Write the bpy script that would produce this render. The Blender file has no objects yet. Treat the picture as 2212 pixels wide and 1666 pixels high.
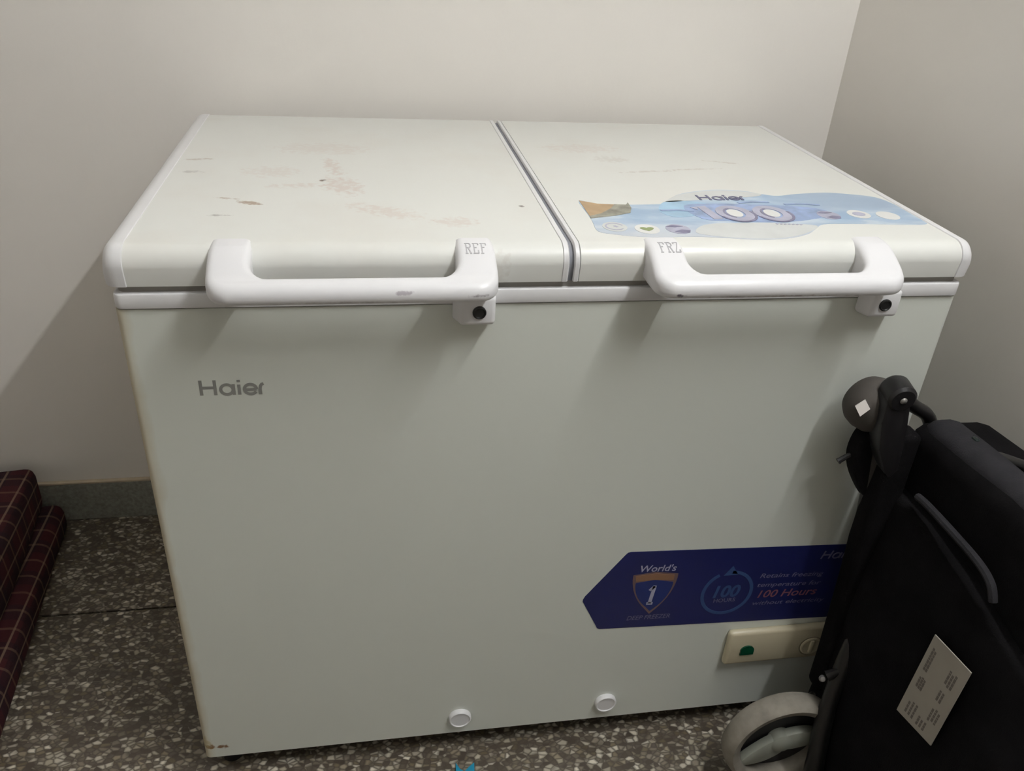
import bpy, bmesh, math, random
from mathutils import Vector, Matrix, noise
random.seed(7)
SC = bpy.context.scene
COL = SC.collection

# ------------------------------------------------------------------ camera, world, exposure
cd = bpy.data.cameras.new('camera'); cam = bpy.data.objects.new('camera', cd); COL.objects.link(cam)
cd.sensor_fit = 'HORIZONTAL'; cd.sensor_width = 36.0; cd.lens = 1780.79 / 2212 * 36.0
cd.clip_start = 0.02
YAW, PITCH, ROLL = 0.1944, 0.5256, 0.065
fwd = Vector((math.sin(YAW) * math.cos(PITCH), math.cos(YAW) * math.cos(PITCH), -math.sin(PITCH)))
rgt = Vector((math.cos(YAW), -math.sin(YAW), 0)); up = rgt.cross(fwd)
r2 = rgt * math.cos(ROLL) + up * math.sin(ROLL); u2 = -rgt * math.sin(ROLL) + up * math.cos(ROLL)
m = Matrix((r2, u2, -fwd)).transposed().to_4x4(); m.translation = Vector((0.2943, -0.9364, 1.3054))
cam.matrix_world = m
SC.camera = cam
w = bpy.data.worlds.new('world'); SC.world = w; w.use_nodes = True
w.node_tree.nodes['Background'].inputs[0].default_value = (0.5, 0.5, 0.5, 1)
w.node_tree.nodes['Background'].inputs[1].default_value = 0.02
vs = SC.view_settings
vs.view_transform = 'Standard'; vs.look = 'None'; vs.gamma = 1.0; vs.use_curve_mapping = False
vs.exposure = 0.0
TUBE_POWER = 238.0           # emission strength of the fluorescent tube
TUBE_Y0, TUBE_Y1 = -1.22, -0.30

# ------------------------------------------------------------------ materials
def new_mat(name):
    ma = bpy.data.materials.new(name); ma.use_nodes = True
    return ma, ma.node_tree, ma.node_tree.nodes['Principled BSDF']
def srgb(r, g, b):
    f = lambda c: (c / 255 / 12.92) if c / 255 <= .04045 else ((c / 255 + .055) / 1.055) ** 2.4
    return (f(r), f(g), f(b), 1)
def plain(name, col, rough=.5, metal=0, spec=.5, var=0.0, scale=20, bump=0.0, bscale=200):
    ma, nt, b = new_mat(name)
    c = tuple(col[:3]) + (1,)
    b.inputs['Base Color'].default_value = c
    b.inputs['Roughness'].default_value = rough; b.inputs['Metallic'].default_value = metal
    b.inputs['Specular IOR Level'].default_value = spec
    if var or bump:
        tc = nt.nodes.new('ShaderNodeTexCoord')
        if var:
            n = nt.nodes.new('ShaderNodeTexNoise'); n.inputs['Scale'].default_value = scale; n.inputs['Detail'].default_value = 5
            nt.links.new(tc.outputs['Object'], n.inputs['Vector'])
            r = nt.nodes.new('ShaderNodeValToRGB')
            r.color_ramp.elements[0].position = .3; r.color_ramp.elements[1].position = .7
            r.color_ramp.elements[0].color = tuple(x * (1 - var) for x in c[:3]) + (1,)
            r.color_ramp.elements[1].color = tuple(min(1, x * (1 + var)) for x in c[:3]) + (1,)
            nt.links.new(n.outputs['Fac'], r.inputs['Fac']); nt.links.new(r.outputs['Color'], b.inputs['Base Color'])
        if bump:
            n2 = nt.nodes.new('ShaderNodeTexNoise'); n2.inputs['Scale'].default_value = bscale; n2.inputs['Detail'].default_value = 3
            nt.links.new(tc.outputs['Object'], n2.inputs['Vector'])
            bp = nt.nodes.new('ShaderNodeBump'); bp.inputs['Strength'].default_value = bump; bp.inputs['Distance'].default_value = .002
            nt.links.new(n2.outputs['Fac'], bp.inputs['Height']); nt.links.new(bp.outputs['Normal'], b.inputs['Normal'])
    return ma
def math_node(nt, op, a, bb=None, clamp=False):
    n = nt.nodes.new('ShaderNodeMath'); n.operation = op; n.use_clamp = clamp
    for i, v in enumerate((a, bb)):
        if v is None: continue
        if hasattr(v, 'links') or hasattr(v, 'is_linked'): nt.links.new(v, n.inputs[i])
        else: n.inputs[i].default_value = v
    return n.outputs[0]
def mixc(nt, fac, a, bb):
    n = nt.nodes.new('ShaderNodeMix'); n.data_type = 'RGBA'
    if hasattr(fac, 'is_linked'): nt.links.new(fac, n.inputs[0])
    else: n.inputs[0].default_value = fac
    for i, v in ((6, a), (7, bb)):
        if hasattr(v, 'is_linked'): nt.links.new(v, n.inputs[i])
        else: n.inputs[i].default_value = v
    return n.outputs[2]
def marks_mat(name, base, rough, marks, wash=None, edge=None, spec=.5):
    """painted metal with individual smudges; marks = (cx, cy, rx, ry, angle, strength, colour, plane)"""
    ma, nt, b = new_mat(name)
    b.inputs['Roughness'].default_value = rough; b.inputs['Specular IOR Level'].default_value = spec
    geo = nt.nodes.new('ShaderNodeNewGeometry')
    sep = nt.nodes.new('ShaderNodeSeparateXYZ'); nt.links.new(geo.outputs['Position'], sep.inputs[0])
    nz = nt.nodes.new('ShaderNodeTexNoise'); nz.inputs['Scale'].default_value = 130; nz.inputs['Detail'].default_value = 6
    nt.links.new(geo.outputs['Position'], nz.inputs['Vector'])
    col = base
    if wash:
        n2 = nt.nodes.new('ShaderNodeTexNoise'); n2.inputs['Scale'].default_value = wash[1]; n2.inputs['Detail'].default_value = 6
        nt.links.new(geo.outputs['Position'], n2.inputs['Vector'])
        f = math_node(nt, 'MULTIPLY', math_node(nt, 'SUBTRACT', n2.outputs['Fac'], .5, True), wash[2], True)
        col = mixc(nt, f, col, wash[0])
    for (cx, cy, rx, ry, an, st, cc, pl) in marks:
        ax, ay = (sep.outputs['X'], sep.outputs['Y']) if pl == 'xy' else (sep.outputs['X'], sep.outputs['Z'])
        dx = math_node(nt, 'SUBTRACT', ax, cx); dy = math_node(nt, 'SUBTRACT', ay, cy)
        c, s = math.cos(an), math.sin(an)
        uu = math_node(nt, 'DIVIDE', math_node(nt, 'ADD', math_node(nt, 'MULTIPLY', dx, c), math_node(nt, 'MULTIPLY', dy, s)), rx)
        vv = math_node(nt, 'DIVIDE', math_node(nt, 'SUBTRACT', math_node(nt, 'MULTIPLY', dy, c), math_node(nt, 'MULTIPLY', dx, s)), ry)
        d = math_node(nt, 'ADD', math_node(nt, 'MULTIPLY', uu, uu), math_node(nt, 'MULTIPLY', vv, vv))
        d = math_node(nt, 'ADD', d, math_node(nt, 'MULTIPLY', math_node(nt, 'SUBTRACT', nz.outputs['Fac'], .5), 4.6))
        k = math_node(nt, 'MULTIPLY', math_node(nt, 'SUBTRACT', 1.0, d, True), st, True)
        col = mixc(nt, k, col, cc)
    if edge:
        # rusty discoloration hugging the vertical corner at x = 0
        n3 = nt.nodes.new('ShaderNodeTexNoise'); n3.inputs['Scale'].default_value = 14; n3.inputs['Detail'].default_value = 5
        nt.links.new(geo.outputs['Position'], n3.inputs['Vector'])
        wv = math_node(nt, 'ADD', math_node(nt, 'MULTIPLY', n3.outputs['Fac'], .030), .002)
        e = math_node(nt, 'SUBTRACT', 1.0, math_node(nt, 'DIVIDE', sep.outputs['X'], wv), True)
        col = mixc(nt, math_node(nt, 'MULTIPLY', e, edge[1], True), col, edge[0])
    if hasattr(col, 'is_linked'): nt.links.new(col, b.inputs['Base Color'])
    else: b.inputs['Base Color'].default_value = col
    return ma

RED = (.56, .34, .26, 1); DRK = (.12, .085, .07, 1); BRN = (.30, .18, .09, 1)
lid_marks = [
 (.0476, .370, .022, .006, .1, .40, BRN, 'xy'), (.1435, .1626, .018, .008, -.4, .75, BRN, 'xy'), (.112, .1798, .016, .004, -.2, .55, BRN, 'xy'),
 (.1095, .112, .018, .004, 0, .45, DRK, 'xy'), (.0483, .303, .016, .006, 0, .3, DRK, 'xy'), (.2343, .2655, .0045, .0055, 0, 1.0, DRK, 'xy'),
 (.5056, .1512, .0045, .005, 0, .95, DRK, 'xy'), (.247, .335, .014, .055, .2, .30, RED, 'xy'), (.262, .2415, .028, .05, .3, .30, RED, 'xy'),
 (.3175, .13, .06, .02, -.5, .22, RED, 'xy'), (.408, .0881, .03, .02, 0, .22, RED, 'xy'), (.161, .3076, .045, .03, 0, .16, RED, 'xy'),
 (.1982, .24, .04, .012, .1, .22, RED, 'xy'), (.2299, .443, .08, .04, 0, .14, RED, 'xy'), (.7435, .329, .05, .005, .15, .25, BRN, 'xy'),
 (.828, .3457, .05, .004, .12, .25, BRN, 'xy'), (.8946, .390, .035, .005, -.3, .25, BRN, 'xy'), (.661, .468, .07, .03, 0, .16, RED, 'xy'),
 (.455, -.006, .012, .008, 0, .12, BRN, 'xy'), (.70, .40, .03, .02, 0, .15, BRN, 'xy')]
M_LID = marks_mat('ivory_painted_lid', (.79, .795, .755, 1), .32, lid_marks, wash=((.70, .64, .56, 1), 9, .8))
M_BODY = marks_mat('white_painted_steel', (.725, .750, .685, 1), .38,
                   [(.008, .0772, .013, .0055, 0, 1.3, (.20, .085, .02, 1), 'xz'), (.030, .0745, .011, .005, 0, 1.1, (.24, .13, .06, 1), 'xz'),
                    (.004, .088, .012, .015, 0, .6, (.50, .42, .18, 1), 'xz')], edge=((.50, .40, .22, 1), .75))
M_PLASTIC = plain('white_plastic', (.80, .795, .80), .35, var=.02, scale=12)
M_HANDLE = marks_mat('white_plastic_handle', (.83, .825, .84, 1), .33,
                     [(.335, .918, .010, .003, 0, .6, (.3, .25, .3, 1), 'xz'), (.420, .913, .016, .0022, 0, .8, (.15, .12, .14, 1), 'xz'),
                      (.668, .909, .009, .0028, 0, .9, (.12, .09, .12, 1), 'xz'), (.80, .905, .10, .003, 0, .55, (.36, .26, .28, 1), 'xz'),
                      (.27, .905, .08, .003, 0, .35, (.36, .3, .3, 1), 'xz')])
M_GASKET = plain('grey_rubber_gasket', (.30, .285, .26), .7)
M_GASKETB = plain('blue_grey_gasket', (.20, .205, .23), .6)
M_BLACK = plain('black_plastic', (.012, .011, .012), .4)
M_KEY = plain('dark_lock_barrel', (.02, .02, .02), .35, metal=.3)
M_LOGO = plain('grey_logo_print', (.27, .27, .25), .35)
M_WALL = plain('cream_wall_paint', (.86, .825, .775), .75, var=.02, scale=3, bump=.15, bscale=60, spec=.3)
M_CEIL = plain('white_ceiling_paint', (.86, .855, .83), .85)
M_SKIRT = plain('dark_grey_green_skirting_tile', (.27, .27, .235), .45, var=.25, scale=130)
M_PUTTY = plain('beige_skirting_putty', (.55, .46, .34), .8, var=.1, scale=40)

def terrazzo():
    ma, nt, b = new_mat('terrazzo')
    b.inputs['Roughness'].default_value = .42
    geo = nt.nodes.new('ShaderNodeNewGeometry')
    mp = nt.nodes.new('ShaderNodeMapping'); mp.inputs['Rotation'].default_value = (0, 0, -.75); mp.inputs['Scale'].default_value = (1.0, 1.45, 1)
    nt.links.new(geo.outputs['Position'], mp.inputs['Vector'])
    v = nt.nodes.new('ShaderNodeTexVoronoi'); v.inputs['Scale'].default_value = 88; v.inputs['Randomness'].default_value = 1
    v2 = nt.nodes.new('ShaderNodeTexVoronoi'); v2.feature = 'DISTANCE_TO_EDGE'; v2.inputs['Scale'].default_value = 88
    for x in (v, v2): nt.links.new(mp.outputs[0], x.inputs['Vector'])
    sp = nt.nodes.new('ShaderNodeSeparateColor'); nt.links.new(v.outputs['Color'], sp.inputs[0])
    r = nt.nodes.new('ShaderNodeValToRGB'); r.color_ramp.interpolation = 'LINEAR'
    els = r.color_ramp.elements
    els[0].position = 0; els[0].color = (.07, .055, .04, 1)
    els[1].position = 1; els[1].color = (.74, .69, .58, 1)
    for p, c in ((.30, (.12, .098, .072, 1)), (.55, (.22, .185, .14, 1)), (.72, (.36, .32, .25, 1)), (.88, (.52, .475, .385, 1))):
        e = els.new(p); e.color = c
    nt.links.new(sp.outputs[0], r.inputs['Fac'])
    # tint some chips yellowish or reddish
    hs = mixc(nt, math_node(nt, 'MULTIPLY', math_node(nt, 'GREATER_THAN', sp.outputs[1], .8), .30), r.outputs['Color'], (.26, .20, .10, 1))
    hs = mixc(nt, math_node(nt, 'MULTIPLY', math_node(nt, 'LESS_THAN', sp.outputs[1], .12), .30), hs, (.18, .15, .13, 1))
    k = math_node(nt, 'SUBTRACT', 1.0, math_node(nt, 'DIVIDE', v2.outputs['Distance'], .26), True)
    col = mixc(nt, math_node(nt, 'MULTIPLY', k, .9), hs, (.075, .06, .045, 1))
    nt.links.new(col, b.inputs['Base Color'])
    return ma
M_FLOOR = terrazzo()
M_JOINT = plain('black_divider_strip', (.018, .018, .016), .6)

# ------------------------------------------------------------------ mesh helpers (all in world coordinates)
WL = {}
def link(o, parent):
    COL.objects.link(o)
    if parent is not None: o.parent = parent
def obj(name, bm, mat, parent=None, base=None, smooth=True, angle=40):
    """link a bmesh (vertices in world coordinates) as one mesh object"""
    if parent is not None: base = WL[parent.name]
    if base is None:
        zs = [v.co.z for v in bm.verts]; xs = [v.co.x for v in bm.verts]; ys = [v.co.y for v in bm.verts]
        base = Vector(((min(xs) + max(xs)) / 2, (min(ys) + max(ys)) / 2, min(zs)))
    base = Vector(base)
    bmesh.ops.translate(bm, verts=bm.verts, vec=-base)
    if smooth:
        for f in bm.faces: f.smooth = True
        for e in bm.edges:
            if len(e.link_faces) == 2 and e.calc_face_angle(0) > math.radians(angle): e.smooth = False
    me = bpy.data.meshes.new(name); bm.to_mesh(me); bm.free()
    if mat is not None: me.materials.append(mat)
    o = bpy.data.objects.new(name, me)
    link(o, parent)
    if parent is None: o.location = base
    WL[o.name] = base
    return o
def empty(name, loc):
    o = bpy.data.objects.new(name, None); COL.objects.link(o); o.location = loc; o.empty_display_size = .1
    WL[o.name] = Vector(loc); return o
def tag(o, label, cat=None, group=None, kind=None):
    if label: o['label'] = label
    if cat: o['category'] = cat
    if group: o['group'] = group
    if kind: o['kind'] = kind
    return o
def box(x0, x1, y0, y1, z0, z1, bev=0.0, seg=3):
    bm = bmesh.new(); add_box(bm, x0, x1, y0, y1, z0, z1)
    if bev:
        bmesh.ops.bevel(bm, geom=list(bm.edges), offset=bev, segments=seg, profile=.5, affect='EDGES')
    return bm
def add_box(bm, x0, x1, y0, y1, z0, z1):
    v = [bm.verts.new(p) for p in ((x0, y0, z0), (x1, y0, z0), (x1, y1, z0), (x0, y1, z0), (x0, y0, z1), (x1, y0, z1), (x1, y1, z1), (x0, y1, z1))]
    for f in ((3, 2, 1, 0), (4, 5, 6, 7), (0, 1, 5, 4), (1, 2, 6, 5), (2, 3, 7, 6), (3, 0, 4, 7)): bm.faces.new([v[i] for i in f])
def prism(pts, fn, d0, d1, bm=None):
    """closed outline pts (u,v), mapped by fn(u,v,d), extruded between d0 and d1"""
    bm = bm or bmesh.new()
    a = [bm.verts.new(fn(u, v, d0)) for u, v in pts]; b = [bm.verts.new(fn(u, v, d1)) for u, v in pts]
    n = len(pts)
    bm.faces.new(a); bm.faces.new(list(reversed(b)))
    for i in range(n): bm.faces.new((a[i], b[i], b[(i + 1) % n], a[(i + 1) % n]))
    bmesh.ops.recalc_face_normals(bm, faces=bm.faces)
    return bm
FRONT = lambda u, v, d: (u, -d, v)          # on the freezer's front, d = how far it stands out
LIDTOP = lambda u, v, d: (u, v, .949 + d)   # on the lid's top
def stroke(pts, wd, bm, fn, d0, d1, closed=False):
    """flat ribbon of width wd along 2-D pts, given a little thickness"""
    P = [Vector(p) for p in pts]; n = len(P); L = []; R = []
    for i in range(n):
        if closed: a, b = P[i - 1], P[(i + 1) % n]
        else: a, b = P[max(i - 1, 0)], P[min(i + 1, n - 1)]
        t = (b - a); t = t.normalized() if t.length > 1e-9 else Vector((1, 0))
        nn = Vector((-t.y, t.x)) * wd / 2
        L.append(P[i] + nn); R.append(P[i] - nn)
    vl0 = [bm.verts.new(fn(p.x, p.y, d0)) for p in L]; vr0 = [bm.verts.new(fn(p.x, p.y, d0)) for p in R]
    vl1 = [bm.verts.new(fn(p.x, p.y, d1)) for p in L]; vr1 = [bm.verts.new(fn(p.x, p.y, d1)) for p in R]
    rng = range(n if closed else n - 1)
    for i in rng:
        j = (i + 1) % n
        bm.faces.new((vl1[i], vr1[i], vr1[j], vl1[j])); bm.faces.new((vl0[i], vl1[i], vl1[j], vl0[j])); bm.faces.new((vr0[i], vr0[j], vr1[j], vr1[i]))
    if not closed:
        for i in (0, -1): bm.faces.new((vl0[i], vr0[i], vr1[i], vl1[i]))
    bmesh.ops.recalc_face_normals(bm, faces=bm.faces)
    return bm
def arc(cx, cy, rx, ry, a0, a1, n=20):
    return [(cx + rx * math.cos(math.radians(a0 + (a1 - a0) * i / n)), cy + ry * math.sin(math.radians(a0 + (a1 - a0) * i / n))) for i in range(n + 1)]
def text_bm(body, x0, y0, wd, ht, fn, d=.0004, slope=0.0, shear=0.0, bold=0.0):
    """lettering fitted into a box with its lower left corner at (x0, y0)"""
    cu = bpy.data.curves.new('txt', 'FONT'); cu.body = body; cu.shear = shear; cu.offset = bold; cu.resolution_u = 3; cu.size = 1
    ob = bpy.data.objects.new('txt', cu); COL.objects.link(ob)
    me = bpy.data.meshes.new_from_object(ob)
    bm = bmesh.new(); bm.from_mesh(me)
    bpy.data.objects.remove(ob); bpy.data.curves.remove(cu); bpy.data.meshes.remove(me)
    xs = [v.co.x for v in bm.verts]; ys = [v.co.y for v in bm.verts]
    sx = wd / (max(xs) - min(xs)); sy = ht / (max(ys) - min(ys)); mx, my = min(xs), min(ys)
    for v in bm.verts:
        u = (v.co.x - mx) * sx; q = (v.co.y - my) * sy
        v.co = Vector(fn(x0 + u, y0 + q + slope * u, d))
    return bm
def tube(path, rad, sides=10, bm=None, caps=True, flat=1.0):
    """tube along 3-D path; rad a number or a list"""
    bm = bm or bmesh.new(); P = [Vector(p) for p in path]; n = len(P); rings = []
    ref = None
    for i in range(n):
        t = (P[min(i + 1, n - 1)] - P[max(i - 1, 0)]).normalized()
        if ref is None:
            ref = Vector((0, 0, 1)) if abs(t.z) < .9 else Vector((0, 1, 0))
        s = t.cross(ref).normalized(); q = s.cross(t).normalized(); ref = q
        r = rad[i] if isinstance(rad, (list, tuple)) else rad
        rings.append([bm.verts.new(P[i] + s * r * math.cos(2 * math.pi * k / sides) + q * r * flat * math.sin(2 * math.pi * k / sides)) for k in range(sides)])
    for i in range(n - 1):
        for k in range(sides): bm.faces.new((rings[i][k], rings[i][(k + 1) % sides], rings[i + 1][(k + 1) % sides], rings[i + 1][k]))
    if caps: bm.faces.new(list(reversed(rings[0]))); bm.faces.new(rings[-1])
    bmesh.ops.recalc_face_normals(bm, faces=bm.faces)
    return bm
def smooth_path(pts, n=6):
    P = [Vector(p) for p in pts]; out = []
    for i in range(len(P) - 1):
        p0, p1, p2, p3 = P[max(i - 1, 0)], P[i], P[i + 1], P[min(i + 2, len(P) - 1)]
        for k in range(n):
            t = k / n
            out.append(.5 * ((2 * p1) + (p2 - p0) * t + (2 * p0 - 5 * p1 + 4 * p2 - p3) * t * t + (3 * p1 - p0 - 3 * p2 + p3) * t ** 3))
    out.append(P[-1]); return out
def lathe(prof, center, axis, sides=32, bm=None, closed=False):
    """profile (radius, along) spun about axis through center"""
    bm = bm or bmesh.new(); ax = Vector(axis).normalized(); c = Vector(center)
    s = ax.orthogonal().normalized(); q = ax.cross(s)
    rings = []
    for r, h in prof:
        if r < 1e-6: rings.append([bm.verts.new(c + ax * h)])
        else: rings.append([bm.verts.new(c + ax * h + (s * math.cos(2 * math.pi * k / sides) + q * math.sin(2 * math.pi * k / sides)) * r) for k in range(sides)])
    pairs = list(zip(rings[:-1], rings[1:]))
    if closed: pairs.append((rings[-1], rings[0]))
    for A, B in pairs:
        for k in range(sides):
            k2 = (k + 1) % sides
            if len(A) == 1 and len(B) == 1: continue
            if len(A) == 1: bm.faces.new((A[0], B[k2], B[k]))
            elif len(B) == 1: bm.faces.new((A[k], A[k2], B[0]))
            else: bm.faces.new((A[k], A[k2], B[k2], B[k]))
    bmesh.ops.recalc_face_normals(bm, faces=bm.faces)
    return bm

# ------------------------------------------------------------------ the room
X0, X1, Y0, Y1, ZC = -1.9, 1.275, -3.4, .727, 2.85
def struct(name, bm, mat, label, smooth=False):
    return tag(obj(name, bm, mat, smooth=smooth), label, kind='structure')
floor = struct('floor', box(X0, X1, Y0, Y1, -.08, -.006), M_JOINT, 'dark speckled terrazzo floor')
xs = [X0, -.5, 1.0, X1]; ys = [Y0, -2.29, -1.39, -.49, .41, Y1]; J = .0045
for i in range(3):
    for k in range(5):
        bm = box(xs[i] + J / 2, xs[i + 1] - J / 2, ys[k] + J / 2, ys[k + 1] - J / 2, -.006, 0, .0012, 1)
        obj('terrazzo_slab', bm, M_FLOOR, floor, smooth=False)
struct('wall_back', box(X0 - .1, X1 + .1, Y1, Y1 + .1, -.08, ZC), M_WALL, 'cream painted wall behind the freezer')
struct('wall_right', box(X1, X1 + .1, Y0, Y1, -.08, ZC), M_WALL, 'cream painted wall right of the freezer')
struct('wall_left', box(X0 - .1, X0, Y0, Y1, -.08, ZC), M_WALL, 'cream painted wall left of the freezer')
struct('wall_front', box(X0 - .1, X1 + .1, Y0 - .1, Y0, -.08, ZC), M_WALL, 'cream painted wall facing the freezer')
struct('ceiling', box(X0 - .1, X1 + .1, Y0 - .1, Y1 + .1, ZC, ZC + .1), M_CEIL, 'plain white ceiling')
bb = struct('baseboard_back', box(X0, X1, Y1 - .010, Y1, 0, .103, .002, 1), M_SKIRT, 'dark grey green skirting at the foot of the back wall')
obj('putty_line', box(X0, X1, Y1 - .011, Y1, .103, .109, .002, 2), M_PUTTY, bb)
bb = struct('baseboard_right', box(X1 - .010, X1, Y0, Y1 - .010, 0, .103, .002, 1), M_SKIRT, 'dark grey green skirting at the foot of the right wall')
obj('putty_line', box(X1 - .011, X1, Y0, Y1 - .010, .103, .109, .002, 2), M_PUTTY, bb)

# fluorescent tube on the right wall, above the picture
def tube_light():
    zc, xc = 2.41, 1.195
    t = empty('tube_light', (1.275, (TUBE_Y0 + TUBE_Y1) / 2, zc))
    tag(t, 'fluorescent tube light on a white batten high on the right wall', 'lamp')
    obj('batten', box(1.232, 1.275, TUBE_Y0 - .03, TUBE_Y1 + .03, zc - .025, zc + .025, .004, 2), M_PLASTIC, t)
    for y in (TUBE_Y0, TUBE_Y1): obj('tube_holder', box(1.18, 1.234, y - .008, y + .008, zc - .02, zc + .02, .003, 2), M_PLASTIC, t)
    ma, nt, b = new_mat('fluorescent_tube')
    e = nt.nodes.new('ShaderNodeEmission'); e.inputs['Color'].default_value = (.975, .99, 1.0, 1); e.inputs['Strength'].default_value = TUBE_POWER
    nt.links.new(e.outputs[0], nt.nodes['Material Output'].inputs[0])
    obj('tube', tube([(xc, TUBE_Y0 + .01, zc), (xc, TUBE_Y1 - .01, zc)], .014, 16), ma, t)
tube_light()

# ------------------------------------------------------------------ chest freezer
W, D = 1.10, .675
FZ = empty('chest_freezer', (.55, .335, 0))
tag(FZ, 'white two-lid chest freezer with long handles standing in the corner', 'freezer')
# cabinet: rounded vertical corners
def rounded_rect(x0, x1, y0, y1, r, n=5):
    out = []
    for cx, cy, a in ((x1 - r, y1 - r, 0), (x0 + r, y1 - r, 90), (x0 + r, y0 + r, 180), (x1 - r, y0 + r, 270)):
        out += arc(cx, cy, r, r, a, a + 90, n)
    return out
XY = lambda u, v, d: (u, v, d)
bm = prism(rounded_rect(0, W, 0, D - .005, .009), XY, .050, .8722)
obj('body', bm, M_BODY, FZ)
obj('underside_tray', box(.03, W - .03, .03, D - .03, .038, .050), M_BLACK, FZ)
for x in (.016, W - .05):
    for y in (.03, D - .08):
        obj('foot', lathe([(0, 0), (.017, 0), (.017, .012), (.010, .016), (.010, .05), (0, .05)], (x + .018, y + .012, 0), (0, 0, 1), 16), M_BLACK, FZ)
bm = prism(rounded_rect(.001, W - .001, -.0035, D, .010), XY, .8740, .8930)
bmesh.ops.bevel(bm, geom=[e for e in bm.edges if abs(e.verts[0].co.z - e.verts[1].co.z) < 1e-6], offset=.002, segments=2, profile=.5, affect='EDGES')
obj('rim', bm, M_PLASTIC, FZ)
obj('rim_groove', prism(rounded_rect(.003, W - .003, .004, D - .004, .008), XY, .8720, .8745), M_GASKET, FZ)
obj('lid_gasket', prism(rounded_rect(.006, W - .006, .005, D - .005, .008), XY, .8925, .9045), M_GASKET, FZ)

ZT, ZB, RF = .949, .9025, .024
def lid_profile(d=0.0):
    """closed y-z outline of a lid: flat top, rounded front; d = inset"""
    yf = -.006 + d; yb = D - d * .6; zt = ZT - d; r = RF
    p = [(yf + .003, ZB)]
    p += [(yf + r - r * math.cos(math.radians(a)), zt - r + r * math.sin(math.radians(a))) for a in range(0, 91, 10)]
    p += [(yb - .010 + .010 * math.sin(math.radians(a)), zt - .010 + .010 * math.cos(math.radians(a))) for a in range(0, 91, 30)]
    p += [(yb, ZB)]
    return p
def loft(secs):
    bm = bmesh.new(); rings = [[bm.verts.new((x, y, z)) for y, z in pr] for x, pr in secs]
    n = len(rings[0])
    for a, b in zip(rings[:-1], rings[1:]):
        for i in range(n): bm.faces.new((a[i], b[i], b[(i + 1) % n], a[(i + 1) % n]))
    bm.faces.new(rings[0]); bm.faces.new(list(reversed(rings[-1])))
    bmesh.ops.recalc_face_normals(bm, faces=bm.faces)
    return bm
def cap_secs(x_in, x_out, r):
    """end cap with a rounded outer edge"""
    s = 1 if x_out > x_in else -1
    out = [(x_in, lid_profile(.0002)), (x_in + s * .0008, lid_profile(-.0012))]
    for a in range(0, 91, 15):
        out.append((x_out - s * r + s * r * math.sin(math.radians(a)), lid_profile(-.0012 + r * (1 - math.cos(math.radians(a))))))
    return out
def trim_secs(a, b):
    return [(a, lid_profile(.0006)), (a + .0010, lid_profile(-.0006)), (b - .002, lid_profile(-.0006)), (b, lid_profile(.0015))]
SX = .5405
def make_lid(x0, x1, label, left):
    if left: core = (x0 + .026, x1 - .0085); cap = (x0 + .026, x0); trim = (x1 - .0085, x1)
    else: core = (x0 + .0075, x1 - .024); cap = (x1 - .024, x1); trim = (x0, x0 + .0075)
    o = obj('lid', loft([(core[0], lid_profile()), (core[1], lid_profile())]), M_LID, FZ)
    o['label'] = label
    obj('end_cap', loft(cap_secs(cap[0], cap[1], .018)), M_PLASTIC, o)
    obj('edge_trim', loft(trim_secs(*trim)), M_PLASTIC, o)
    return o
make_lid(-.006, SX, 'ivory left lid with brown scuffs', True)
make_lid(SX + .0065, W + .006, 'ivory right lid with blue sticker', False)
obj('seam_gasket', loft([(SX, lid_profile(.004)), (SX + .0065, lid_profile(.004))]), M_GASKETB, FZ)

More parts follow.
